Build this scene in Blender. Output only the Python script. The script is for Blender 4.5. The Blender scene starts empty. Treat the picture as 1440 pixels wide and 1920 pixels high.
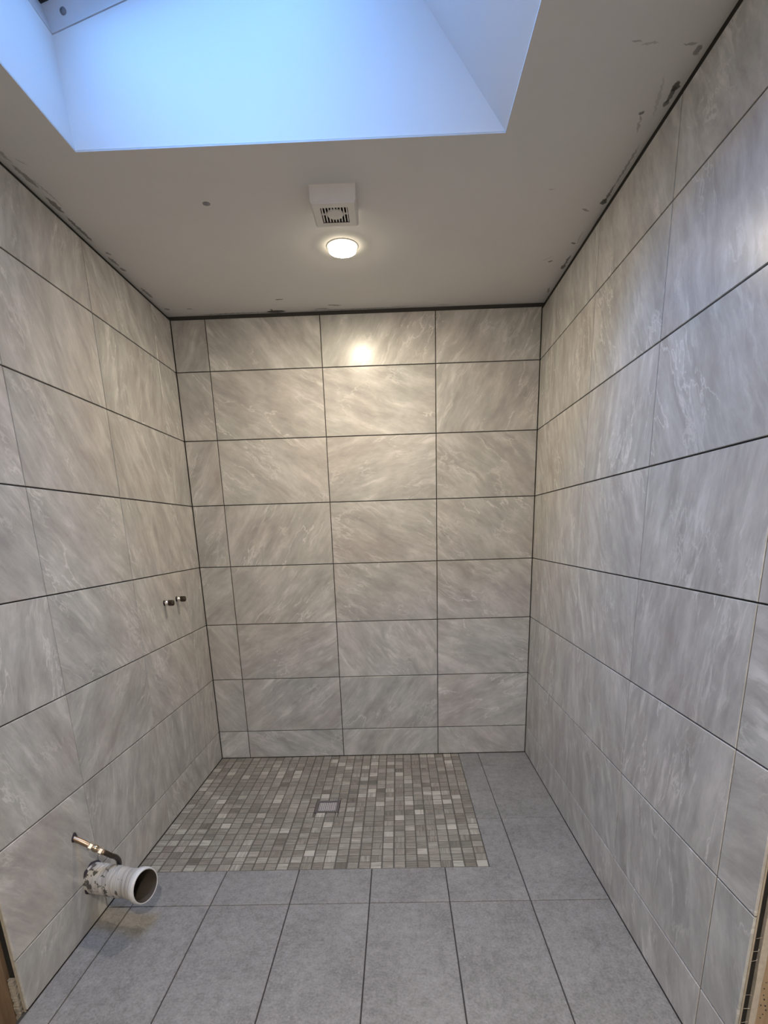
import bpy, bmesh, math, random
from mathutils import Vector, Matrix
R = math.radians
SC = bpy.context.scene
COL = SC.collection
random.seed(7)

# ---------------------------------------------------------------- room sizes (metres)
W, H = 1.8747, 2.4097            # tiled room: x 0..W, back wall at y = 0, room runs towards -y
YL, YR = -1.846, -2.113          # where the left and right tiled walls end at the doorway
HX0, HX1, HY = -0.75, 2.65, -4.35  # the hall the photograph is taken from

# ---------------------------------------------------------------- camera
cam = bpy.data.cameras.new('camera')
F, CX, CY = 1019.23, 731.71, 1275.80
cam.sensor_fit = 'AUTO'; cam.sensor_width = 36.0
cam.lens = F / 1920 * 36.0
cam.shift_x = (720 - CX) / 1920
cam.shift_y = (CY - 960) / 1920
cam.clip_start = 0.02
camo = bpy.data.objects.new('camera', cam); COL.objects.link(camo)
rx, ry, rz = -0.2675, 0.0208, 0.0301          # pitch, roll, yaw
Rx = Matrix.Rotation(rx, 3, 'X'); Rz = Matrix.Rotation(ry, 3, 'Z'); Rr = Matrix.Rotation(rz, 3, 'Y')
M = Rz @ Rx @ Rr
right, fwd, up = M.col[0], M.col[1], M.col[2]
camo.matrix_world = Matrix(((right.x, up.x, -fwd.x, 1.1244), (right.y, up.y, -fwd.y, -3.1195),
                            (right.z, up.z, -fwd.z, 1.3314), (0, 0, 0, 1)))
SC.camera = camo

# ---------------------------------------------------------------- light and exposure
SKY_COL, SKY_STR = (0.205, 0.50, 1.12), 10.9
LAMP_COL, LAMP_STR = (1.0, 0.85, 0.64), 450.0
HALL_COL, HALL_STR = (1.0, 0.90, 0.78), 1550.0
SC.view_settings.view_transform = 'Standard'
SC.view_settings.look = 'None'
SC.view_settings.gamma = 1.0
SC.view_settings.use_curve_mapping = False
SC.view_settings.exposure = 0.48
world = bpy.data.worlds.new('sky'); SC.world = world
world.use_nodes = True
bg = world.node_tree.nodes['Background']
bg.inputs[0].default_value = (*SKY_COL, 1); bg.inputs[1].default_value = SKY_STR


# ---------------------------------------------------------------- helpers
def tag(o, label=None, cat=None, group=None, kind=None):
    if label: o['label'] = label
    if cat: o['category'] = cat
    if group: o['group'] = group
    if kind: o['kind'] = kind
    return o


def empty(name, loc, label, cat, group=None, kind=None):
    o = bpy.data.objects.new(name, None); COL.objects.link(o)
    o.location = loc; o.empty_display_size = 0.05
    return tag(o, label, cat, group, kind)


def obj(name, bm, mats, parent=None, smooth=False):
    me = bpy.data.meshes.new(name)
    bm.to_mesh(me); bm.free()
    for m in (mats if isinstance(mats, (list, tuple)) else [mats]): me.materials.append(m)
    if smooth:
        for p in me.polygons: p.use_smooth = True
    o = bpy.data.objects.new(name, me); COL.objects.link(o)
    if parent: o.parent = parent
    return o


def box(bm, lo, hi, mi=0, bevel=0.0):
    vs = [bm.verts.new((x, y, z)) for x in (lo[0], hi[0]) for y in (lo[1], hi[1]) for z in (lo[2], hi[2])]
    fs = []
    for a in ((0, 1, 3, 2), (4, 6, 7, 5), (0, 4, 5, 1), (2, 3, 7, 6), (0, 2, 6, 4), (1, 5, 7, 3)):
        f = bm.faces.new([vs[i] for i in a]); f.material_index = mi; fs.append(f)
    if bevel:
        es = list({e for f in fs for e in f.edges})
        r = bmesh.ops.bevel(bm, geom=es, offset=bevel, segments=2, affect='EDGES', profile=0.6)
        for f in r['faces']: f.material_index = mi
    return vs


def lathe(bm, prof, axis_o, axis_d, n=48, mi=0, wob=None, close=False):
    """prof: list of (distance along axis, radius)."""
    d = Vector(axis_d).normalized()
    a = d.orthogonal().normalized(); b = d.cross(a)
    rings = []
    for i, (t, r) in enumerate(prof):
        ring = []
        for k in range(n):
            th = 2 * math.pi * k / n
            rr = r + (wob(i, th) if wob else 0)
            ring.append(bm.verts.new(Vector(axis_o) + d * t + (a * math.cos(th) + b * math.sin(th)) * rr))
        rings.append(ring)
    for i in range(len(rings) - 1):
        for k in range(n):
            f = bm.faces.new((rings[i][k], rings[i][(k + 1) % n], rings[i + 1][(k + 1) % n], rings[i + 1][k]))
            f.material_index = mi; f.smooth = True
    if close:
        for ring in (rings[0][::-1], rings[-1]):
            f = bm.faces.new(ring); f.material_index = mi
    return rings


def tube(bm, pts, rad, n=20, mi=0, caps=True):
    """smooth tube along pts (Catmull-Rom)."""
    P = [Vector(p) for p in pts]
    Q = []
    for i in range(len(P) - 1):
        p0 = P[max(i - 1, 0)]; p1 = P[i]; p2 = P[i + 1]; p3 = P[min(i + 2, len(P) - 1)]
        for s in range(8):
            t = s / 8
            Q.append(0.5 * ((2 * p1) + (p2 - p0) * t + (2 * p0 - 5 * p1 + 4 * p2 - p3) * t * t + (3 * p1 - p0 - 3 * p2 + p3) * t ** 3))
    Q.append(P[-1])
    rings = []
    a = None
    for i, q in enumerate(Q):
        d = (Q[min(i + 1, len(Q) - 1)] - Q[max(i - 1, 0)]).normalized()
        a = d.orthogonal().normalized() if a is None else (a - d * a.dot(d)).normalized()
        b = d.cross(a)
        r = rad(i / (len(Q) - 1)) if callable(rad) else rad
        rings.append([bm.verts.new(q + (a * math.cos(2 * math.pi * k / n) + b * math.sin(2 * math.pi * k / n)) * r) for k in range(n)])
    for i in range(len(rings) - 1):
        for k in range(n):
            f = bm.faces.new((rings[i][k], rings[i][(k + 1) % n], rings[i + 1][(k + 1) % n], rings[i + 1][k]))
            f.material_index = mi; f.smooth = True
    if caps:
        for ring in (rings[0][::-1], rings[-1]):
            f = bm.faces.new(ring); f.material_index = mi


def inset_poly(P, g):
    """move every edge of a CCW polygon inwards by g."""
    n = len(P); out = []
    for i in range(n):
        a, b, c = Vector(P[i - 1]), Vector(P[i]), Vector(P[(i + 1) % n])
        d1 = (b - a).normalized(); d2 = (c - b).normalized()
        n1 = Vector((-d1.y, d1.x)); n2 = Vector((-d2.y, d2.x))
        k = 1 + n1.dot(n2)
        out.append(b + (n1 + n2) * (g / k))
    return out


class Tiles:
    """ungrouted tiles on one plane, one mesh; UVs hold tile coordinates turned and shifted per tile."""
    def __init__(s, o, u, v):
        s.bm = bmesh.new(); s.uv = s.bm.loops.layers.uv.new('tile')
        s.rnd = s.bm.loops.layers.float_color.new('rnd')
        s.o, s.u, s.v = Vector(o), Vector(u), Vector(v); s.n = s.u.cross(s.v).normalized()

    def at(s, p, h): return s.o + s.u * p[0] + s.v * p[1] + s.n * h

    def tile(s, P, ang=0.0, gap=0.004, bev=0.0012, depth=0.007, h=None, lift=0.0, tone=None, jit=0.0):
        off = Vector((random.uniform(-40, 40), random.uniform(-40, 40)))
        if tone is None: tone = random.random()
        c = (tone, random.random(), random.random(), 1)
        A = inset_poly(P, gap / 2); B = inset_poly(P, gap / 2 + bev)
        hh = h or (lambda p: 0.0)
        rings = [[s.bm.verts.new(s.at(p, hh(p) + lift - d)) for p in Q] for Q, d in ((B, 0), (A, bev), (A, depth))]
        m = Vector((sum(p[0] for p in P) / len(P), sum(p[1] for p in P) / len(P)))
        ca, sa = math.cos(ang), math.sin(ang)
        def put(f, ps):
            for l, p in zip(f.loops, ps):
                q = Vector(p) - m
                l[s.uv].uv = (q.x * ca + q.y * sa + off.x, -q.x * sa + q.y * ca + off.y)
                l[s.rnd] = c
        f = s.bm.faces.new(rings[0]); put(f, B)
        n = len(P)
        for Qa, Qb, r0, r1 in ((B, A, rings[0], rings[1]), (A, A, rings[1], rings[2])):
            for i in range(n):
                j = (i + 1) % n
                f = s.bm.faces.new((r0[i], r1[i], r1[j], r0[j])); put(f, (Qa[i], Qb[i], Qb[j], Qa[j]))

    def slab(s, u0, u1, v0, v1, top, bottom, mi=1):
        """the bed behind the tiles."""
        c = [s.at((u, v), h) for u in (u0, u1) for v in (v0, v1) for h in (bottom, top)]
        vs = [s.bm.verts.new(p) for p in c]
        for a in ((0, 1, 3, 2), (4, 6, 7, 5), (0, 4, 5, 1), (2, 3, 7, 6), (0, 2, 6, 4), (1, 5, 7, 3)):
            f = s.bm.faces.new([vs[i] for i in a]); f.material_index = mi


def rect(u0, v0, u1, v1): return [(u0, v0), (u1, v0), (u1, v1), (u0, v1)]


# ---------------------------------------------------------------- materials
class NT:
    def __init__(s, name):
        s.m = bpy.data.materials.new(name); s.m.use_nodes = True
        s.t = s.m.node_tree; s.b = s.t.nodes['Principled BSDF']; s.out = s.t.nodes['Material Output']

    def n(s, typ, **k):
        x = s.t.nodes.new(typ)
        for a, b in k.items(): setattr(x, a, b)
        return x

    def link(s, a, b): s.t.links.new(a, b)

    def val(s, inp, v):
        if hasattr(v, 'is_output') or isinstance(v, bpy.types.NodeSocket): s.link(v, inp)
        else: inp.default_value = v

    def math(s, op, a, b=0.0, c=0.0, clamp=False):
        x = s.n('ShaderNodeMath', operation=op, use_clamp=clamp)
        s.val(x.inputs[0], a); s.val(x.inputs[1], b); s.val(x.inputs[2], c)
        return x.outputs[0]

    def vec(s, op, a, b=(0, 0, 0)):
        x = s.n('ShaderNodeVectorMath', operation=op)
        s.val(x.inputs[0], a); s.val(x.inputs[1], b)
        return x.outputs['Value'] if op in ('LENGTH', 'DISTANCE', 'DOT_PRODUCT') else x.outputs[0]

    def noise(s, co, scale, detail=4.0, rough=0.55, dist=0.0):
        x = s.n('ShaderNodeTexNoise')
        s.val(x.inputs['Vector'], co); s.val(x.inputs['Scale'], scale)
        x.inputs['Detail'].default_value = detail; x.inputs['Roughness'].default_value = rough
        x.inputs['Distortion'].default_value = dist
        return x.outputs['Fac']

    def remap(s, v, a, b, c=0.0, d=1.0, smooth=False):
        x = s.n('ShaderNodeMapRange', interpolation_type='SMOOTHSTEP' if smooth else 'LINEAR')
        s.val(x.inputs[0], v)
        for i, q in zip((1, 2, 3, 4), (a, b, c, d)): s.val(x.inputs[i], q)
        return x.outputs[0]

    def mix(s, f, a, b, blend='MIX'):
        x = s.n('ShaderNodeMix', data_type='RGBA', blend_type=blend)
        s.val(x.inputs[0], f)
        for i, q in ((6, a), (7, b)): s.val(x.inputs[i], (*q, 1) if isinstance(q, tuple) and len(q) == 3 else q)
        return x.outputs[2]

    def ramp(s, f, stops):
        x = s.n('ShaderNodeValToRGB'); s.val(x.inputs[0], f)
        e = x.color_ramp.elements
        while len(e) < len(stops): e.new(0.5)
        for q, (p, c) in zip(e, stops): q.position = p; q.color = (*c, 1)
        return x.outputs[0]

    def bump(s, h, strength=0.3, dist=0.002):
        x = s.n('ShaderNodeBump'); x.inputs['Strength'].default_value = strength; x.inputs['Distance'].default_value = dist
        s.val(x.inputs['Height'], h); s.link(x.outputs[0], s.b.inputs['Normal'])

    def set(s, **k):
        for a, b in k.items():
            a = {'color': 'Base Color', 'rough': 'Roughness', 'metal': 'Metallic', 'spec': 'Specular IOR Level'}.get(a, a)
            s.val(s.b.inputs[a], (*b, 1) if isinstance(b, tuple) and len(b) == 3 else b)
        return s.m


def plain(name, col, rough=0.6, metal=0.0, vary=0.08, scale=30, spec=0.5):
    t = NT(name)
    co = t.n('ShaderNodeTexCoord').outputs['Object']
    n = t.noise(co, scale, 5)
    d = tuple(c * (1 - vary) for c in col); e = tuple(min(1, c * (1 + vary)) for c in col)
    t.set(color=t.mix(n, d, e), rough=rough, metal=metal, spec=spec)
    return t.m


def stone_tile():
    """satin grey porcelain with streaky, marble-like print."""
    t = NT('grey_stone_tile')
    uv = t.n('ShaderNodeUVMap', uv_map='tile').outputs[0]
    rn = t.n('ShaderNodeAttribute', attribute_name='rnd').outputs['Color']
    sep = t.n('ShaderNodeSeparateColor'); t.link(rn, sep.inputs[0])
    warp_n = t.n('ShaderNodeTexNoise'); t.link(uv, warp_n.inputs['Vector']); warp_n.inputs['Scale'].default_value = 3.2
    warp_n.inputs['Detail'].default_value = 3
    wv = t.vec('MULTIPLY', t.vec('SUBTRACT', warp_n.outputs['Color'], (0.5, 0.5, 0.5)), (0.085, 0.085, 0))
    w2 = t.n('ShaderNodeTexNoise'); t.link(uv, w2.inputs['Vector']); w2.inputs['Scale'].default_value = 15; w2.inputs['Detail'].default_value = 3
    p = t.vec('ADD', t.vec('ADD', uv, wv), t.vec('MULTIPLY', t.vec('SUBTRACT', w2.outputs['Color'], (0.5, 0.5, 0.5)), (0.016, 0.016, 0)))
    streak = t.noise(t.vec('MULTIPLY', p, (3.0, 11, 1)), 1.0, 8, 0.62, 0.2)      # stretched along the grain
    fine = t.noise(t.vec('MULTIPLY', p, (9, 42, 1)), 1.0, 6, 0.68, 0.3)
    cloud = t.noise(t.vec('MULTIPLY', p, (5.5, 9.0, 1)), 1.0, 8, 0.66, 0.2)
    base = t.math('ADD', t.math('MULTIPLY', streak, 0.45), t.math('ADD', t.math('MULTIPLY', cloud, 0.42), t.math('MULTIPLY', fine, 0.22)))
    col = t.ramp(base, [(0.27, (0.25, 0.24, 0.23)), (0.44, (0.335, 0.325, 0.312)), (0.55, (0.432, 0.422, 0.406)), (0.64, (0.535, 0.525, 0.509)), (0.78, (0.70, 0.69, 0.672))])
    tint = t.noise(p, 2.1, 2, 0.5)
    col = t.mix(t.remap(tint, 0.38, 0.62), t.mix(0.13, col, (0.44, 0.36, 0.32)), t.mix(0.13, col, (0.33, 0.39, 0.35)))
    # loose pale wisps that follow the grain
    ws = t.noise(t.vec('MULTIPLY', t.vec('ADD', p, (11, 4, 0)), (4.5, 24, 1)), 1.0, 8, 0.66, 0.3)
    wm = t.remap(t.noise(t.vec('ADD', p, (2, 6, 0)), 3.6, 3), 0.44, 0.62, smooth=True)
    wisp = t.math('MULTIPLY', t.remap(ws, 0.50, 0.68, 0.0, 1.0, smooth=True), wm)
    # thin winding veins
    r1 = t.math('ABSOLUTE', t.math('SUBTRACT', t.noise(t.vec('MULTIPLY', p, (1.9, 6.0, 1)), 1.0, 6, 0.56, 0.2), 0.5))
    m1 = t.remap(t.noise(t.vec('ADD', p, (5, 1, 0)), 2.6, 2), 0.53, 0.62, smooth=True)
    v1 = t.math('MULTIPLY', t.remap(r1, 0.0, 0.011, 1.0, 0.0, smooth=True), m1)
    r2 = t.math('ABSOLUTE', t.math('SUBTRACT', t.noise(t.vec('MULTIPLY', p, (7, 17, 1)), 1.0, 6, 0.6, 0.3), 0.5))
    m2 = t.remap(t.noise(t.vec('ADD', p, (7, 3, 0)), 4.4, 3), 0.52, 0.64, smooth=True)
    v2 = t.math('MULTIPLY', t.remap(r2, 0.0, 0.035, 1.0, 0.0, smooth=True), m2)
    vv = t.math('MAXIMUM', t.math('MAXIMUM', t.math('MULTIPLY', v1, 0.62), t.math('MULTIPLY', v2, 0.42)), t.math('MULTIPLY', wisp, 0.62))
    col = t.mix(vv, col, (0.70, 0.69, 0.67))
    # darker seams hugging some veins
    dk = t.math('MULTIPLY', t.remap(ws, 0.30, 0.47, 1.0, 0.0, smooth=True), wm)
    col = t.mix(t.math('MULTIPLY', dk, 0.20), col, (0.235, 0.222, 0.208))
    tone = t.remap(sep.outputs[0], 0, 1, 0.95, 1.05)
    hsv = t.n('ShaderNodeHueSaturation'); t.link(col, hsv.inputs['Color']); t.link(tone, hsv.inputs['Value'])
    t.set(color=hsv.outputs[0], rough=0.25, spec=0.29)
    t.bump(t.noise(p, 90, 4), 0.05, 0.001)
    return t.m


def cement_tile():
    t = NT('grey_cement_tile')
    uv = t.n('ShaderNodeUVMap', uv_map='tile').outputs[0]
    blot = t.noise(uv, 5.0, 6, 0.6)
    grain = t.noise(uv, 120, 6, 0.75)
    mid = t.noise(uv, 34, 5, 0.65)
    f = t.math('ADD', t.math('MULTIPLY', blot, 0.24), t.math('ADD', t.math('MULTIPLY', grain, 0.50), t.math('MULTIPLY', mid, 0.29)))
    col = t.ramp(f, [(0.38, (0.132, 0.129, 0.124)), (0.52, (0.234, 0.229, 0.222)), (0.66, (0.335, 0.329, 0.321))])
    sp = t.n('ShaderNodeTexVoronoi', feature='F1'); t.link(uv, sp.inputs['Vector']); sp.inputs['Scale'].default_value = 42
    pick = t.n('ShaderNodeSeparateColor'); t.link(sp.outputs['Color'], pick.inputs[0])
    dot = t.math('MULTIPLY', t.remap(sp.outputs['Distance'], 0.06, 0.14, 1, 0), t.math('GREATER_THAN', pick.outputs[0], 0.86))
    dk = t.math('GREATER_THAN', pick.outputs[1], 0.6)
    col = t.mix(t.math('MULTIPLY', dot, 0.7), col, t.mix(dk, (0.42, 0.41, 0.40), (0.12, 0.115, 0.11)))
    t.set(color=col, rough=0.55, spec=0.4)
    t.bump(grain, 0.12, 0.0008)
    return t.m


def mosaic_stone():
    """small stone squares, each of its own shade with a straight wood-like grain."""
    t = NT('brown_grey_mosaic_stone')
    uv = t.n('ShaderNodeUVMap', uv_map='tile').outputs[0]
    rn = t.n('ShaderNodeAttribute', attribute_name='rnd').outputs['Color']
    sep = t.n('ShaderNodeSeparateColor'); t.link(rn, sep.inputs[0])
    g = t.noise(t.vec('MULTIPLY', uv, (9, 120, 1)), 1.0, 5, 0.65, 0.3)
    cl = t.noise(uv, 40, 4)
    v = t.math('ADD', sep.outputs[0], t.math('MULTIPLY', t.math('SUBTRACT', g, 0.5), 1.7))
    v = t.math('ADD', v, t.math('MULTIPLY', t.math('SUBTRACT', cl, 0.5), 0.25))
    col = t.ramp(v, [(0.0, (0.110, 0.096, 0.077)), (0.35, (0.222, 0.200, 0.168)), (0.65, (0.335, 0.312, 0.268)), (0.95, (0.53, 0.50, 0.435))])
    col = t.mix(t.math('MULTIPLY', sep.outputs[1], 0.24), col, (0.20, 0.225, 0.185))
    col = t.mix(t.math('MULTIPLY', sep.outputs[2], 0.16), col, (0.28, 0.215, 0.195))
    t.set(color=col, rough=0.42, spec=0.45)
    t.bump(g, 0.08, 0.0006)
    return t.m


def plaster_ceiling():
    """off-white skimmed plasterboard, smeared and chipped where it meets the tiles."""
    t = NT('white_ceiling_plaster')
    co = t.n('ShaderNodeTexCoord').outputs['Object']
    wn = t.n('ShaderNodeTexNoise'); t.link(co, wn.inputs['Vector']); wn.inputs['Scale'].default_value = 75; wn.inputs['Detail'].default_value = 4
    pw = t.vec('ADD', co, t.vec('MULTIPLY', t.vec('SUBTRACT', wn.outputs['Color'], (0.5, 0.5, 0.5)), (0.016, 0.016, 0)))
    mott = t.noise(co, 2.2, 4)
    col = t.mix(t.remap(mott, 0.3, 0.7), (0.675, 0.668, 0.66), (0.71, 0.703, 0.695))
    # (x, y, half length, half width, angle in degrees, darkness)
    for x, y, a, b, an, k in CEILING_MARKS:
        mp = t.n('ShaderNodeMapping', vector_type='TEXTURE'); t.link(pw, mp.inputs[0])
        mp.inputs['Location'].default_value = (x, y, 0); mp.inputs['Rotation'].default_value = (0, 0, R(an)); mp.inputs['Scale'].default_value = (a, b, 1)
        flat = t.vec('MULTIPLY', mp.outputs[0], (1, 1, 0))
        m = t.remap(t.vec('LENGTH', flat), 0.75, 1.1, k, 0.0, smooth=True)
        col = t.mix(m, col, (0.075, 0.068, 0.062))
    t.set(color=col, rough=0.85, spec=0.25)
    t.bump(t.noise(co, 60, 5), 0.06, 0.001)
    return t.m


def rough_wood(name, c1, c2, scale=(30, 30, 1.6)):
    t = NT(name)
    co = t.n('ShaderNodeTexCoord').outputs['Object']
    g = t.noise(t.vec('MULTIPLY', co, scale), 1.0, 6, 0.65, 0.8)
    kn = t.noise(co, 9, 3)
    col = t.mix(t.remap(t.math('ADD', g, t.math('MULTIPLY', kn, 0.25)), 0.42, 0.78), c1, c2)
    t.set(color=col, rough=0.8, spec=0.2)
    t.bump(g, 0.4, 0.002)
    return t.m


def pipe_plastic():
    """grey white soil pipe wound with grubby tape."""
    t = NT('grubby_white_pipe')
    co = t.n('ShaderNodeTexCoord').outputs['Object']
    band = t.noise(t.vec('MULTIPLY', co, (330, 5, 5)), 1.0, 4, 0.65, 0.2)
    big = t.noise(t.vec('MULTIPLY', co, (60, 8, 8)), 1.0, 3)
    spot = t.noise(co, 42, 5, 0.6)
    col = t.mix(t.remap(band, 0.30, 0.66), (0.20, 0.185, 0.17), (0.56, 0.545, 0.52))
    col = t.mix(t.remap(big, 0.4, 0.8), col, (0.54, 0.515, 0.47))
    sx = t.n('ShaderNodeSeparateXYZ'); t.link(co, sx.inputs[0])
    nearwall = t.remap(sx.outputs[0], 0.0, 0.15, 0.12, 0.0)
    dirt = t.remap(t.math('ADD', spot, nearwall), 0.625, 0.665, 0, 0.9, smooth=True)
    col = t.mix(dirt, col, (0.045, 0.040, 0.036))
    t.set(color=col, rough=0.5, spec=0.4)
    t.bump(band, 0.35, 0.002)
    return t.m


def glass_pane():
    t = NT('clear_window_glass')
    tr = t.n('ShaderNodeBsdfTransparent'); tr.inputs[0].default_value = (0.94, 0.97, 0.98, 1)
    gl = t.n('ShaderNodeBsdfGlossy'); gl.inputs['Roughness'].default_value = 0.02
    fr = t.n('ShaderNodeFresnel'); fr.inputs[0].default_value = 1.45
    mx = t.n('ShaderNodeMixShader')
    t.link(fr.outputs[0], mx.inputs[0]); t.link(tr.outputs[0], mx.inputs[1]); t.link(gl.outputs[0], mx.inputs[2])
    t.link(mx.outputs[0], t.out.inputs[0])
    return t.m


def lamp_glow(name, col, strength):
    t = NT(name)
    t.set(color=(0.9, 0.9, 0.88), rough=0.4)
    t.val(t.b.inputs['Emission Color'], (*col, 1)); t.val(t.b.inputs['Emission Strength'], strength)
    return t.m


CEILING_MARKS = [
    # right-hand edge
    (1.866, -1.362, 0.020, 0.010, 85, 0.85), (1.866, -1.335, 0.030, 0.006, 88, 0.8), (1.868, -1.307, 0.012, 0.008, 80, 0.75),
    (1.817, -1.274, 0.007, 0.006, 60, 0.75), (1.823, -1.255, 0.010, 0.004, 70, 0.4), (1.830, -1.222, 0.026, 0.0035, 76, 0.35),
    (1.866, -0.858, 0.020, 0.011, 88, 0.85), (1.868, -0.905, 0.055, 0.005, 89, 0.7), (1.819, -0.810, 0.018, 0.005, 35, 0.55),
    (1.848, -0.578, 0.011, 0.006, 30, 0.7), (1.797, -0.432, 0.010, 0.006, -45, 0.75), (1.777, -0.458, 0.028, 0.0025, -50, 0.35),
    (1.865, -0.376, 0.022, 0.009, 85, 0.75), (1.868, -0.43, 0.05, 0.005, 89, 0.7), (1.707, -1.507, 0.012, 0.004, 8, 0.45), (1.742, -1.498, 0.020, 0.003, -12, 0.3),
    (1.837, -1.491, 0.016, 0.0035, 0, 0.45), (1.864, -1.471, 0.016, 0.007, 85, 0.6), (1.665, -0.942, 0.013, 0.003, 0, 0.25),
    (1.838, -1.33, 0.075, 0.004, 76, 0.22), (1.868, -1.05, 0.10, 0.004, 89, 0.45), (1.867, -0.14, 0.03, 0.007, 80, 0.5), (1.86, -0.62, 0.05, 0.003, 86, 0.25),
    # back edge
    (0.545, -0.012, 0.050, 0.016, 0, 0.9), (0.525, -0.030, 0.007, 0.014, 0, 0.75), (0.590, -0.155, 0.020, 0.006, -5, 0.7), (0.133, -0.085, 0.014, 0.006, 0, 0.5),
    (0.840, -0.062, 0.036, 0.007, 10, 0.55), (0.775, -0.025, 0.040, 0.007, 0, 0.45), (1.17, -0.018, 0.05, 0.005, 0, 0.25), (1.38, -0.020, 0.03, 0.005, 0, 0.3),
    (0.35, -0.008, 0.20, 0.006, 0, 0.55), (0.95, -0.006, 0.25, 0.005, 0, 0.5),
    # left-hand edge
    (0.014, -1.12, 0.06, 0.007, 86, 0.55), (0.030, -1.04, 0.08, 0.003, 86, 0.3), (0.012, -0.97, 0.05, 0.008, 88, 0.7), (0.010, -0.82, 0.09, 0.006, 90, 0.7),
    (0.020, -0.645, 0.012, 0.008, 70, 0.55), (0.010, -0.58, 0.04, 0.007, 88, 0.6), (0.014, -0.51, 0.016, 0.008, 80, 0.6), (0.010, -0.28, 0.06, 0.007, 88, 0.6),
    (0.026, -0.09, 0.014, 0.010, 60, 0.5), (0.045, -1.19, 0.02, 0.003, 60, 0.25), (0.012, -1.30, 0.12, 0.005, 88, 0.45),
]

M_TILE = stone_tile()
M_BED = plain('dark_tile_adhesive', (0.045, 0.041, 0.038), 0.9)
M_CORE = plain('gap_shade_core', (0.012, 0.010, 0.009), 0.95)  # near-black core: the shade of the gaps is put into its colour
M_EDGE = plain('pale_tile_edge', (0.33, 0.29, 0.23), 0.8, vary=0.35, scale=60)
M_FLOOR = cement_tile()
M_MOSAIC = mosaic_stone()
M_GROUT = plain('brown_grey_grout', (0.105, 0.095, 0.080), 0.9, vary=0.2, scale=60)
M_CEIL = plaster_ceiling()
M_SHAFT = plain('white_shaft_paint', (0.85, 0.85, 0.85), 0.75, vary=0.015, scale=3)
M_HALL = plain('hall_plaster', (0.58, 0.55, 0.51), 0.85, vary=0.04, scale=4)
M_FRAME = plain('white_window_paint', (0.72, 0.72, 0.74), 0.4, vary=0.03)
M_GASKET = plain('black_gasket', (0.02, 0.02, 0.025), 0.6)
M_PLUG = plain('grey_plastic_plug', (0.22, 0.23, 0.26), 0.5)
M_FAN = plain('white_fan_plastic', (0.70, 0.68, 0.65), 0.4, vary=0.03)
M_DARK = plain('dark_cavity', (0.028, 0.022, 0.030), 0.9)
M_BEZEL = plain('white_lamp_bezel', (0.78, 0.77, 0.74), 0.35, vary=0.02)
M_STEEL = plain('brushed_steel', (0.46, 0.43, 0.42), 0.4, 0.1, vary=0.18, scale=120)
M_STEELD = plain('dull_steel', (0.13, 0.115, 0.115), 0.45, 0.2, vary=0.2, scale=80)
M_BRASS = plain('dull_brass', (0.42, 0.35, 0.25), 0.28, 1.0, vary=0.15, scale=90)
M_CHROME = plain('bright_chrome', (0.80, 0.76, 0.72), 0.22, 1.0, vary=0.05)
M_CAP = plain('tarnished_cap', (0.060, 0.046, 0.034), 0.32, 0.6, vary=0.3, scale=120)
M_COPPER = plain('dull_copper_pipe', (0.36, 0.27, 0.20), 0.36, 1.0, vary=0.2, scale=70)
M_PIPE = pipe_plastic()
M_PIPEIN = plain('shade_dark_pipe_inside', (0.045, 0.035, 0.026), 0.7, vary=0.5, scale=22)  # darkness of the deep bore put into the inner wall's colour
M_STUD = rough_wood('brown_stud_wood', (0.115, 0.075, 0.047), (0.225, 0.155, 0.10))
M_STUDR = rough_wood('tan_stud_wood', (0.20, 0.145, 0.092), (0.33, 0.245, 0.162))
M_SHIM = rough_wood('pale_shim_wood', (0.19, 0.165, 0.135), (0.40, 0.365, 0.31))
M_PALE = plain('pale_plaster_edge', (0.40, 0.36, 0.31), 0.85, vary=0.3, scale=60)
M_GLASS = glass_pane()
M_LENS = lamp_glow('warm_lamp_lens', LAMP_COL, LAMP_STR)
M_SIDE = lamp_glow('warm_lamp_side', (1.0, 0.87, 0.62), 7.0)
M_HLENS = lamp_glow('hall_lamp_lens', HALL_COL, HALL_STR)

# ---------------------------------------------------------------- tiled walls
ZB = [0.0005] + [0.1744 + 0.33 * k for k in range(7)]
TOPGAP = 0.010


def tiled_wall(name, o, u, v, ub, angs, end=None, top=0.017, core=0.18, gaps=0.0042):
    T = Tiles(o, u, v)
    zs = ZB + [H - top]
    k = 0
    for j in range(len(zs) - 1):
        for i in range(len(ub) - 1):
            a = angs(i, j)
            T.tile(rect(ub[i], zs[j], ub[i + 1], zs[j + 1]), R(a), gap=gaps, tone=random.random())
    return T


# back wall: u = +x, v = +z, faces -y.  row 0 is the lowest
BACK_ANG = {(1, 6): -28, (2, 6): -20, (3, 6): 62, (1, 5): -35, (2, 5): 15, (3, 5): -38, (1, 4): 60, (2, 4): -25, (3, 4): -40, (1, 3): 48, (2, 3): -30,
            (3, 3): -35, (1, 2): 28, (2, 2): -58, (3, 2): -25, (1, 1): 40, (2, 1): 55, (3, 1): 20, (1, 0): -30, (2, 0): 50, (3, 0): -40}
ub = [0.001, 0.1761, 0.7588, 1.3415, W - 0.001]
T = tiled_wall('wall_back', (0, 0, 0), (1, 0, 0), (0, 0, 1), ub, lambda i, j: BACK_ANG.get((i, j), random.choice((-50, 35, 60))))
T.slab(-0.25, W + 0.25, -0.1, H + 0.05, -0.006, -0.2)
tag(obj('wall_back', T.bm, [M_TILE, M_BED]), 'far wall of large grey stone-effect tiles below the lamp', 'wall', kind='structure')

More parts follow.
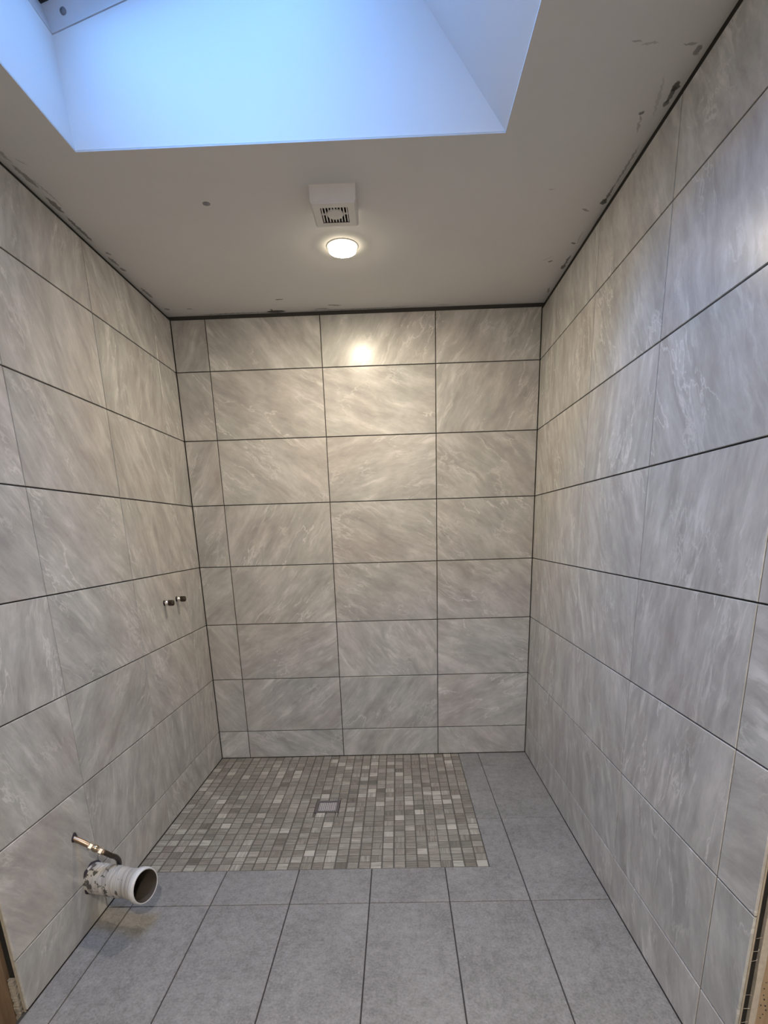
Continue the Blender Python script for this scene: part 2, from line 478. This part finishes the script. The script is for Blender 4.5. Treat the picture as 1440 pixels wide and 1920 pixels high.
# left wall: seen from inside, u runs from the doorway to the back corner (+y)
ubl = [YL, -1.3865, -0.8038, -0.2211, -0.002]
T = tiled_wall('wall_left', (0, 0, 0), (0, 1, 0), (0, 0, 1), ubl,
               lambda i, j: {(1, 6): -60, (1, 5): -52, (1, 4): -40, (1, 3): -42, (1, 2): 40, (1, 1): 70, (1, 0): 65, (2, 2): -50, (2, 3): -60, (2, 4): -68,
                             (2, 5): -62, (2, 1): 85, (2, 0): -62}.get((i, j - 0), random.choice((-60, -45, 50, 75))))
T.slab(YL + 0.004, 0.0, -0.10, H - 0.020, -0.006, -0.012, 1)
T.slab(YL, YL + 0.004, -0.10, H - 0.020, -0.006, -0.012, 2)         # tile bed, its end shows at the doorway
T.slab(-1.79, 0.2, -0.1, H + 0.05, -0.0125, -0.2, 3)
T.slab(YL + 0.010, -1.79, -0.13, H, -0.0125, -0.0365, 3)          # near-black filler in the stud gap, its colour stands in for shade
tag(obj('wall_left', T.bm, [M_TILE, M_BED, M_EDGE, M_CORE]), 'left wall of large grey stone-effect tiles with pipe stubs', 'wall', kind='structure')

# right wall: seen from inside, u runs from the back corner to the doorway (-y)
ubr = [0.002, 0.2201, 0.8028, 1.3855, 1.9682, -YR]
T = tiled_wall('wall_right', (W, 0, 0), (0, -1, 0), (0, 0, 1), ubr,
               lambda i, j: {(4, 2): 5, (4, 3): -8}.get((i, j), random.choice((-62, -70, -78, -56, 80))), top=0.026)
T.slab(0.0, -YR - 0.004, 0.0, H - 0.028, -0.006, -0.010, 1)
T.slab(-YR - 0.004, -YR, 0.0, H - 0.028, -0.006, -0.010, 2)
T.slab(-0.2, 2.106, -0.1, H + 0.05, -0.0105, -0.0255, 3)  # core runs forward to fill the doorway gap with painted shade
tag(obj('wall_right', T.bm, [M_TILE, M_BED, M_EDGE, M_CORE]), 'right wall of large grey stone-effect tiles lit by the skylight', 'wall', kind='structure')

# ---------------------------------------------------------------- floor
MX, MY = 1.4662, -1.1722
T = Tiles((0, 0, 0), (1, 0, 0), (0, 1, 0))
xs = [HX0 - 0.1, -0.509, -0.2101, 0.0889, 0.3879, 0.6869, 0.9859, 1.2849, 1.5839, 1.8829, 2.1819, 2.4809, HX1 + 0.1]
ys = [-1.3875 - 0.598 * k for k in range(6)]
for i in range(len(xs) - 1):
    for j in range(5):
        x0, x1 = xs[i], xs[i + 1]
        x0 = max(x0, -0.0005)
        if ys[j] > YL - 0.05: x1 = min(x1, W + 0.0005)       # inside the room
        if x1 - x0 < 0.02: continue
        T.tile(rect(x0, ys[j + 1], x1, ys[j]), random.choice((0, math.pi / 2)))
for i in range(len(xs) - 1):                # cut row in front of the mosaic
    x0, x1 = max(xs[i], -0.0005), min(xs[i + 1], W + 0.0005)
    if x1 - x0 < 0.02 or x0 > 1.28: continue
    T.tile(rect(x0, -1.3875, x1, MY), 0)
T.tile([(1.2849, -1.3875), (1.5839, -1.3875), (1.5839, -0.7895), (MX, -0.7895), (MX, MY), (1.2849, MY)], 0)
T.tile(rect(1.5839, -1.3875, W + 0.0005, -0.7895), 0)
for y0, y1 in ((-0.7895, -0.1915), (-0.1915, -0.002)):
    T.tile(rect(MX, y0, 1.5839, y1), 0, gap=0.003); T.tile(rect(1.5839, y0, W + 0.0005, y1), 0, gap=0.003)
T.slab(-0.012, HX1 + 0.2, HY - 0.2, MY, -0.005, -0.25)
T.slab(HX0 - 0.2, -0.012, HY - 0.2, -1.75, -0.14, -0.25)
T.slab(MX, HX1 + 0.2, MY, 0.2, -0.005, -0.15)
T.slab(-0.2, MX, MY, 0.2, -0.035, -0.15)
tag(obj('floor', T.bm, [M_FLOOR, M_BED]), 'grey cement-effect floor tiles around the mosaic', 'floor', kind='structure')

# mosaic shower floor: 30 x 24 little squares falling gently to the drain
DX, DY, DS = 0.7345, -0.6245, 0.062
NXM, NYM = 30, 24
PXM, PYM = MX / NXM, -MY / NYM


def fall(p):
    x, y = p[0], p[1]
    ex = (DX - x) / DX if x < DX else (x - DX) / (MX - DX)
    ey = (DY - y) / (DY - MY) if y < DY else (y - DY) / -DY
    return -0.010 * (1 - min(1, max(ex, ey)))


T = Tiles((0, 0, 0), (1, 0, 0), (0, 1, 0))
for i in range(NXM):
    wob = random.uniform(-0.0012, 0.0012)
    for j in range(NYM):
        x0, x1 = i * PXM + 0.0006, (i + 1) * PXM; y1 = -j * PYM; y0 = y1 - PYM
        if x1 > DX - DS and x0 < DX + DS and y1 > DY - DS and y0 < DY + DS:
            # trim round the drain
            cand = []
            if x0 < DX - DS: cand.append((x0, y0, DX - DS, y1))
            if x1 > DX + DS: cand.append((DX + DS, y0, x1, y1))
            if y0 < DY - DS: cand.append((max(x0, DX - DS), y0, min(x1, DX + DS), DY - DS))
            if y1 > DY + DS: cand.append((max(x0, DX - DS), DY + DS, min(x1, DX + DS), y1))
            rs = [c for c in cand if c[2] - c[0] > 0.012 and c[3] - c[1] > 0.012]
        else: rs = [(x0, y0, x1, y1)]
        for a in rs:
            P = [(p[0] + random.uniform(-.0008, .0008) + (wob if 0 < i < NXM - 1 else 0), p[1] + random.uniform(-.0008, .0008)) for p in rect(*a)]
            tone = min(1, max(0, random.gauss(0.41, 0.13) + (0.34 if random.random() < 0.12 else 0)))
            T.tile(P, random.choice((0, 0, 0, math.pi / 2)), gap=0.0048, bev=0.0010, depth=0.006, h=fall, lift=-0.0005, tone=tone)
# grout bed follows the same fall
g = 40


def bed(x, y): return fall((x, y)) - (0.010 if max(abs(x - DX), abs(y - DY)) < 0.075 else 0.0018)


gv = [[T.bm.verts.new((MX * a / g, MY * b / g, bed(MX * a / g, MY * b / g))) for b in range(g + 1)] for a in range(g + 1)]
for a in range(g):
    for b in range(g):
        cx_, cy_ = MX * (a + .5) / g, MY * (b + .5) / g
        f = T.bm.faces.new((gv[a][b], gv[a][b + 1], gv[a + 1][b + 1], gv[a + 1][b])); f.material_index = 1
T.slab(0.0, MX, MY, 0.0, -0.026, -0.034)
tag(obj('shower_floor', T.bm, [M_MOSAIC, M_GROUT]), 'shower floor of small brown grey mosaic squares around the drain', 'floor', kind='structure')

# ---------------------------------------------------------------- ceiling with the skylight opening
SX0, SX1, SY0, SY1 = 0.2255, 1.4575, -2.05, -1.220        # opening at ceiling level
bm = bmesh.new()
for a in ((HX0 - .2, HY - .2, SX0, 0.2), (SX1, HY - .2, HX1 + .2, 0.2), (SX0, HY - .2, SX1, SY0), (SX0, SY1, SX1, 0.2)):
    box(bm, (a[0], a[1], H), (a[2], a[3], H + 0.004))
ceil = tag(obj('ceiling', bm, M_CEIL), 'flat off-white ceiling with smeared dark marks along the tiled walls', 'ceiling', kind='structure')
bm = bmesh.new()
lathe(bm, [(0, 0.0001), (0.0006, 0.013), (0.004, 0.0145)], (0.5102, -0.9438, H - 0.0006), (0, 0, 1), 24)
tag(obj('fixing_hole', bm, M_PLUG, ceil), 'small dark fixing hole')

# ---------------------------------------------------------------- skylight shaft: plane of the roof rises to the right
SL = 0.30                                                  # roof slope dz/dx
X0T, Z0T = 0.209, 2.674                                    # top of the left shaft wall
X1T = 1.061; Z1T = Z0T + SL * (X1T - X0T)
bm = bmesh.new()
th = 0.03


def prism(bm, pts, dirv, mi=0):
    """solid from a planar polygon pushed along dirv."""
    a = [bm.verts.new(p) for p in pts]; b = [bm.verts.new(Vector(p) + Vector(dirv)) for p in pts]
    fs = [bm.faces.new(a[::-1]), bm.faces.new(b)]
    for i in range(len(a)):
        j = (i + 1) % len(a); fs.append(bm.faces.new((a[i], a[j], b[j], b[i])))
    for f in fs: f.material_index = mi


ZC = H + 0.0045
A, B, C_, D = (SX0, ZC), (SX1, ZC), (X1T, Z1T), (X0T, Z0T)
quad = lambda y: [(A[0], y, A[1]), (B[0], y, B[1]), (C_[0], y, C_[1]), (D[0], y, D[1])]
prism(bm, quad(SY1), (0, th, 0)); prism(bm, quad(SY0), (0, -th, 0))
prism(bm, [(A[0], SY0 - th, A[1]), (A[0], SY1 + th, A[1]), (D[0], SY1 + th, D[1]), (D[0], SY0 - th, D[1])], (-th, 0, 0))
prism(bm, [(B[0], SY0 - th, B[1]), (B[0], SY1 + th, B[1]), (C_[0], SY1 + th, C_[1]), (C_[0], SY0 - th, C_[1])], (th, 0, 0.01))
bmesh.ops.recalc_face_normals(bm, faces=bm.faces)
tag(obj('wall_shaft', bm, M_SHAFT), 'white plastered skylight shaft cut through the ceiling', 'skylight shaft', kind='structure')

# roof window, built in roof coordinates: p along the slope, q = world y, r = normal
nrm = Vector((-SL, 0, 1)).normalized(); slp = Vector((1, 0, SL)).normalized()
LP = (Vector((X1T, 0, Z1T)) - Vector((X0T, 0, Z0T))).length
LQ = SY1 - SY0
win = empty('window_1', (X0T, SY0, Z0T), 'white framed roof window at the top of the skylight shaft', 'window', kind='structure')
WM = Matrix(((slp.x, 0, nrm.x), (slp.y, 1, nrm.y), (slp.z, 0, nrm.z)))


def ring(bm, p0, q0, p1, q1, w, r0, r1, mi=0, bev=0.0):
    for a in ((p0, q0, p1, q0 + w), (p0, q1 - w, p1, q1), (p0, q0 + w, p0 + w, q1 - w), (p1 - w, q0 + w, p1, q1 - w)):
        box(bm, (a[0], a[1], r0), (a[2], a[3], r1), mi, bev)


def to_roof(bm):
    for v in bm.verts: v.co = WM @ v.co
    bmesh.ops.recalc_face_normals(bm, faces=bm.faces)


bm = bmesh.new()
ring(bm, -0.06, -0.06, LP + 0.06, LQ + 0.06, 0.062, 0.002, 0.090)

to_roof(bm); obj('window_frame', bm, M_FRAME, win)
bm = bmesh.new()
ring(bm, 0.001, 0.001, LP - 0.001, LQ - 0.001, 0.0065, 0.068, 0.074)
to_roof(bm); tag(obj('gasket', bm, M_GASKET, win), 'black rubber gasket')
bm = bmesh.new()
ring(bm, 0.006, 0.006, LP - 0.006, LQ - 0.006, 0.052, 0.070, 0.120, 0, 0.003)
to_roof(bm); sash = obj('sash', bm, M_FRAME, win)
bm = bmesh.new()
box(bm, (0.06, 0.06, 0.094), (LP - 0.06, LQ - 0.06, 0.098))
to_roof(bm); obj('pane', bm, M_GLASS, sash)
for q, s in ((LQ - 0.0015, -1), (0.0015, 1)):
    for p in (0.053, LP - 0.053):
        bm = bmesh.new()
        lathe(bm, [(0.0, 0.0085), (0.003, 0.0085), (0.0036, 0.0001)], (p, q, 0.034), (0, s, 0), 24)
        to_roof(bm); tag(obj('screw_plug', bm, M_PLUG, win), 'grey screw cover plug')

# sampling aid for the sky through the opening (emits nothing of its own)
pl = bpy.data.lights.new('skylight_portal', 'AREA'); pl.shape = 'RECTANGLE'; pl.size = LP; pl.size_y = LQ; pl.cycles.is_portal = True
po = bpy.data.objects.new('skylight_portal', pl); COL.objects.link(po)
ctr = Vector(((X0T + X1T) / 2, (SY0 + SY1) / 2, (Z0T + Z1T) / 2)) + nrm * 0.13
po.matrix_world = Matrix.Translation(ctr) @ Matrix((slp, Vector((0, 1, 0)), nrm)).transposed().to_4x4()

# ---------------------------------------------------------------- the hall behind the doorway
bm = bmesh.new()
box(bm, (HX0 - 0.12, HY - 0.12, -0.2), (HX1 + 0.12, HY, H + 0.02))
box(bm, (HX0 - 0.12, HY, -0.2), (HX0, YL + 0.05, H + 0.02))
box(bm, (HX1, HY, -0.2), (HX1 + 0.12, YR + 0.05, H + 0.02))
box(bm, (HX0 - 0.12, YL + 0.002, -0.2), (-0.135, YL + 0.10, H + 0.02))
box(bm, (W + 0.0245, -2.06, -0.1), (W + 0.2, 0.2, H + 0.05))
box(bm, (2.005, YR + 0.002, -0.2), (HX1 + 0.12, YR + 0.10, H + 0.02))
tag(obj('wall_front', bm, M_HALL), 'plain plastered hall walls behind the doorway', 'wall', kind='structure')

# ---------------------------------------------------------------- rough timber at the doorway
def rough_board(name, lo, hi, mat, label, cat, seed, amp=0.0015, parent=None):
    rnd = random.Random(seed)
    bm = bmesh.new()
    n = 44
    rows = []
    for k in range(n + 1):
        z = lo[2] + (hi[2] - lo[2]) * k / n
        j = lambda: rnd.uniform(-amp, amp)
        rows.append([bm.verts.new((x + j(), y + j() * .6, z)) for x, y in ((lo[0], lo[1]), (hi[0], lo[1]), (hi[0], hi[1]), (lo[0], hi[1]))])
    for k in range(n):
        for i in range(4):
            bm.faces.new((rows[k][i], rows[k][(i + 1) % 4], rows[k + 1][(i + 1) % 4], rows[k + 1][i]))
    bm.faces.new(rows[0][::-1]); bm.faces.new(rows[-1])
    o = obj(name, bm, mat, parent)
    if label and cat: tag(o, label, cat)
    elif label: o['label'] = label
    return o


rough_board('timber_stud', (-0.133, YL - 0.002, -0.138), (-0.040, YL + 0.044, H - 0.002), M_STUD,
            'brown rough timber stud at the doorway end of the left tiled wall', 'stud', 3)
rough_board('timber_shim', (-0.0355, YL - 0.003, -0.138), (-0.0185, YL + 0.0075, 0.112), M_SHIM,
            'pale splintered wood packer wedged between left wall tiles and stud', 'wood packer', 5, 0.0022)
st = rough_board('timber_stud', (1.9155, YR - 0.002, 0.001), (2.003, YR + 0.046, H - 0.002), M_STUDR,
                 'tan timber stud with nail holes beside the right tiled wall', 'stud', 9)
rough_board('plaster_strip', (1.9005, YR - 0.003, 0.001), (1.9150, YR + 0.044, H - 0.002), M_PALE, 'pale chipped edge strip', None, 11, 0.0012, st)
rnd = random.Random(21)
holes = [(1.923, 0.335), (1.928, 0.336), (1.933, 0.337), (1.9215, 0.318), (1.923, 0.300), (1.926, 0.288), (1.931, 0.270), (1.921, 0.272), (1.934, 0.258),
         (1.929, 0.246), (1.925, 0.236), (1.938, 0.30), (1.942, 0.25), (1.936, 0.42), (1.944, 0.38), (1.93, 0.20), (1.94, 0.17), (1.95, 0.33)]
for x, z in holes:
    r = rnd.uniform(0.0009, 0.0018)
    bm = bmesh.new()
    lathe(bm, [(0.0, 0.0001), (0.0004, r), (0.003, r)], (x, YR - 0.0044, z), (0, 1, 0), 8)
    tag(obj('nail_hole', bm, M_DARK, st), 'dark nail hole')
# fibres bridging the gap
for z in (0.452, 0.418, 0.392, 0.300, 0.262, 0.222):
    x0 = 1.885 + rnd.uniform(0, .003); bm = bmesh.new()
    tube(bm, [(x0, YR + .002, z - .004), (x0 + .007, YR - .003, z + rnd.uniform(0, .004)), (1.885 + rnd.uniform(.010, .0155), YR - .001, z + rnd.uniform(-.004, .006))], rnd.uniform(.0004, .0007), 6)
    tag(obj('fibre_strand', bm, M_PALE, st), 'pale fibre across the dark gap')

# ---------------------------------------------------------------- extractor fan
FX, FY, FS, FH = 0.9415, -0.9480, 0.0745, 0.050
fan = empty('extractor_fan', (FX, FY, H), 'square white extractor fan on the ceiling behind the glowing lamp', 'extractor fan')
bm = bmesh.new()
ph = 0.045                                                  # half size of the grille opening
# tapered body made of rings: ceiling -> face -> opening -> cavity
prof = [(FS + 0.001, 0.0), (FS, -0.012), (FS - 0.0005, -FH + 0.006), (FS - 0.006, -FH), (ph, -FH), (ph, -FH + 0.030), (0.001, -FH + 0.031)]
rings = []
for s, z in prof: rings.append([bm.verts.new((a * s, b * s, z)) for a, b in ((-1, -1), (1, -1), (1, 1), (-1, 1))])
for i in range(len(rings) - 1):
    for k in range(4):
        f = bm.faces.new((rings[i][k], rings[i][(k + 1) % 4], rings[i + 1][(k + 1) % 4], rings[i + 1][k]))
        f.material_index = 1 if i >= 4 else 0
bmesh.ops.recalc_face_normals(bm, faces=bm.faces)
# side air slots near the back edge
for k in range(11):
    x = -0.044 + k * 0.0088
    box(bm, (x - 0.0016, FS - 0.003, -FH + 0.004), (x + 0.0016, FS + 0.0035, -FH + 0.016), 0, 0.0004)
obj('housing', bm, [M_FAN, M_DARK], fan)
bm = bmesh.new()
for k in range(9):
    x = -0.0405 + k * 0.010125
    box(bm, (x - 0.0019, -ph - 0.001, -FH + 0.002), (x + 0.0019, ph + 0.001, -FH + 0.007))
box(bm, (-ph - 0.001, -0.0025, -FH + 0.003), (ph + 0.001, 0.0025, -FH + 0.007))
tag(obj('grille', bm, M_FAN, fan), 'slatted white grille')
bm = bmesh.new()
lathe(bm, [(0, 0.0001), (0.0005, 0.026), (0.003, 0.028), (0.006, 0.028)], (0, 0, -FH - 0.0005), (0, 0, 1), 40)
obj('centre_disc', bm, M_FAN, fan)

# ---------------------------------------------------------------- downlights
def downlight(loc, lens_mat, label):
    e = empty('ceiling_downlight', loc, label, 'ceiling lamp')
    bm = bmesh.new()
    lathe(bm, [(0.0, 0.0615), (0.0022, 0.0610), (0.0028, 0.0585), (0.0028, 0.0520)], (0, 0, 0), (0, 0, -1), 56)
    obj('bezel', bm, M_BEZEL, e)
    bm = bmesh.new()                                        # frosted side of the lamp, then its bright face
    lathe(bm, [(0.001, 0.0535), (0.014, 0.0535), (0.0175, 0.0520)], (0, 0, 0), (0, 0, -1), 48)
    obj('lens_rim', bm, M_SIDE, e)
    bm = bmesh.new()
    lathe(bm, [(0.0175, 0.0520), (0.0195, 0.045), (0.0205, 0.030), (0.0208, 0.0003)], (0, 0, 0), (0, 0, -1), 48)
    for f in bm.faces:
        f.normal_update()
        if f.normal.z > 0: f.normal_flip()
    obj('lens', bm, lens_mat, e)
    return e


downlight((0.9365, -0.628, H), M_LENS, 'glowing round ceiling lamp nearest the far tiled wall')
downlight((1.25, -3.55, H), M_HLENS, 'round ceiling lamp in the hall behind the doorway')

# ---------------------------------------------------------------- shower valve stubs
def pipe_stub(y, z, label):
    e = empty('pipe_stub', (0, y, z), label, 'pipe stub', 'capped pipe stubs on the left wall')
    bm = bmesh.new()
    lathe(bm, [(0.0002, 0.0135), (0.0012, 0.0135), (0.0012, 0.0001)], (0, 0, 0), (1, 0, 0), 28)
    tag(obj('wall_hole', bm, M_DARK, e), 'dark drilled hole in the tile')
    bm = bmesh.new()
    lathe(bm, [(0.0, 0.0088), (0.006, 0.0088), (0.006, 0.0118), (0.0085, 0.0126), (0.0155, 0.0122), (0.0165, 0.0092), (0.024, 0.0092)], (0, 0, 0), (1, 0, 0), 28)
    tag(obj('threaded_neck', bm, M_CHROME, e), 'bright metal neck')
    bm = bmesh.new()
    prof = [(0.0215, 0.0090), (0.022, 0.0132)]
    for k in range(5): prof += [(0.023 + k * 0.004, 0.0144), (0.0255 + k * 0.004, 0.0127)]
    prof += [(0.0445, 0.0128), (0.0462, 0.011), (0.0466, 0.0001)]
    lathe(bm, prof, (0, 0, 0), (1, 0, 0), 28)
    tag(obj('cap', bm, M_CAP, e), 'dark ribbed cap')
    return e


pipe_stub(-0.5262, 1.0318, 'capped metal pipe stub on the left wall, farther from the corner')
pipe_stub(-0.3756, 1.0334, 'capped metal pipe stub on the left wall, nearer the corner')

# ---------------------------------------------------------------- waste pipe
WY, WZ = -1.440, 0.166
wp = empty('waste_pipe', (0.0, WY, WZ), 'short fat grey white waste pipe poking from the left wall', 'waste pipe')
axis = Vector((1, -0.29, 0.035)).normalized()
bm = bmesh.new()
KP, KR = 0.232 / 0.1915, 0.975
prof = [(-0.028, 0.050), (0.004, 0.051)]
rw = random.Random(4)
x = 0.008
while x < 0.118:
    prof.append((x, 0.0550 + rw.uniform(-0.0011, 0.0014) - 0.012 * max(0, x - 0.06))); x += rw.choice((0.0022, 0.003, 0.004))
prof += [(0.120, 0.0525), (0.135, 0.0530), (0.150, 0.0545), (0.160, 0.0570), (0.168, 0.0600), (0.176, 0.0622), (0.183, 0.0628), (0.188, 0.0622), (0.191, 0.0600), (0.1915, 0.0570)]
sc = lambda P: [(a * KP, b * KR) for a, b in P]
lathe(bm, sc(prof), (0, 0, 0), axis, 64, 0, wob=lambda i, th: 0.0006 * math.sin(3 * th + i * 1.7))
lathe(bm, sc([(0.1915, 0.0570), (0.189, 0.0545), (0.17, 0.0540), (0.165, 0.0520), (0.130, 0.0500), (-0.028, 0.0490), (-0.0285, 0.0002)]), (0, 0, 0), axis, 64, 1)
bmesh.ops.remove_doubles(bm, verts=bm.verts, dist=2e-5)
obj('pipe_body', bm, [M_PIPE, M_PIPEIN], wp)
bm = bmesh.new()
lathe(bm, sc([(0.1745, 0.0620), (0.176, 0.0640), (0.186, 0.0642), (0.1915, 0.0620), (0.1925, 0.0592), (0.1912, 0.0575)]), (0, 0, 0), axis, 64)
tag(obj('socket_rim', bm, plain('pale_socket_rim', (0.60, 0.60, 0.60), 0.4, vary=0.12, scale=40), wp), 'thick pale socket rim')
bm = bmesh.new()
lathe(bm, [(0.0005, 0.0560), (0.004, 0.0565), (0.010, 0.0555), (0.014, 0.0500)], (0, 0, 0), (1, -0.15, 0.02), 40,
      wob=lambda i, th: 0.0030 * math.sin(5 * th) + 0.0022 * math.sin(9 * th + 1))
tag(obj('wall_gap', bm, M_DARK, wp), 'dark ragged gap where the pipe leaves the tile')

# ---------------------------------------------------------------- small supply pipe with chrome fittings
sp = empty('supply_pipe', (0, -1.492, 0.354), 'thin bent copper pipe with bright nuts above the waste pipe', 'water pipe')
bm = bmesh.new()
lathe(bm, [(0.0003, 0.0165), (0.0014, 0.0160), (0.0016, 0.0001)], (0, 0, 0.004), (1, 0, 0), 24, wob=lambda i, th: 0.002 * math.sin(3 * th))
tag(obj('wall_hole', bm, M_DARK, sp), 'dark hole drilled in the tile')
path = [(-0.005, 0, 0.002), (0.02, 0.001, -0.012), (0.050, 0.004, -0.034), (0.086, 0.010, -0.063)]
bm = bmesh.new(); tube(bm, path, 0.0098); obj('pipe', bm, M_COPPER, sp)
ax = Vector((0.036, 0.006, -0.0285)).normalized()
for o_, n_ in (((0.042, 0.003, -0.0280), 'nut'), ((0.070, 0.0075, -0.0500), 'nut')):
    bm = bmesh.new()
    lathe(bm, [(-0.001, 0.0098), (0.0, 0.0140), (0.002, 0.0152), (0.011, 0.0152), (0.013, 0.0140), (0.014, 0.0098)], o_, ax, 6)
    for f in bm.faces: f.smooth = False
    obj(n_, bm, M_CHROME, sp)
bm = bmesh.new()
lathe(bm, [(0, 0.0115), (0.003, 0.0128), (0.011, 0.0128), (0.014, 0.0115)], (0.056, 0.0055, -0.0390), ax, 24)
obj('coupling', bm, M_BRASS, sp)
bm = bmesh.new()
tube(bm, [(0.078, 0.009, -0.0565), (0.090, 0.014, -0.067), (0.098, 0.026, -0.084), (0.098, 0.050, -0.105), (0.090, 0.078, -0.135), (0.078, 0.098, -0.165)], 0.0092)
obj('elbow', bm, M_CAP, sp)

# ---------------------------------------------------------------- floor drain
dr = empty('floor_drain', (DX, DY, -0.012), 'square metal drain grate set in the mosaic floor', 'drain')
bm = bmesh.new()
o_, i_ = 0.060, 0.047
for a in ((-o_, -o_, o_, -i_), (-o_, i_, o_, o_), (-o_, -i_, -i_, i_), (i_, -i_, o_, i_)):
    box(bm, (a[0], a[1], -0.014), (a[2], a[3], 0.0030), 0, 0.0006)
box(bm, (-i_, -i_, -0.0125), (i_, i_, -0.010), 1)
obj('drain_frame', bm, [M_STEELD, M_DARK], dr)
bm = bmesh.new()
n = 9; s = 2 * (i_ - 0.002) / n; r = s * 0.36
for i in range(n):
    for j in range(n):
        cx_ = -i_ + 0.002 + s * (i + .5); cy_ = -i_ + 0.002 + s * (j + .5)
        oc, ic = [], []
        for k in range(8):
            th = math.pi / 4 * k + math.pi / 8
            m_ = max(abs(math.cos(th)), abs(math.sin(th)))
            sq = s / 2
            oc.append((cx_ + math.cos(th) / m_ * sq, cy_ + math.sin(th) / m_ * sq)); ic.append((cx_ + math.cos(th) * r, cy_ + math.sin(th) * r))
        corner = [(cx_ + a * s / 2, cy_ + b * s / 2) for a, b in ((1, 1), (-1, 1), (-1, -1), (1, -1))]
        O = [bm.verts.new((*p, 0.0005)) for p in oc]; I = [bm.verts.new((*p, 0.0005)) for p in ic]; L = [bm.verts.new((*p, -0.002)) for p in ic]
        Cn = [bm.verts.new((*p, 0.0005)) for p in corner]
        for k in range(8):
            j2 = (k + 1) % 8
            if k % 2 == 0: bm.faces.new((I[k], O[k], Cn[k // 2], O[j2], I[j2]))
            else: bm.faces.new((I[k], O[k], O[j2], I[j2]))
            bm.faces.new((I[j2], L[j2], L[k], I[k]))
bmesh.ops.remove_doubles(bm, verts=bm.verts, dist=1e-5)
tag(obj('grate', bm, M_STEEL, dr), 'perforated steel grate')
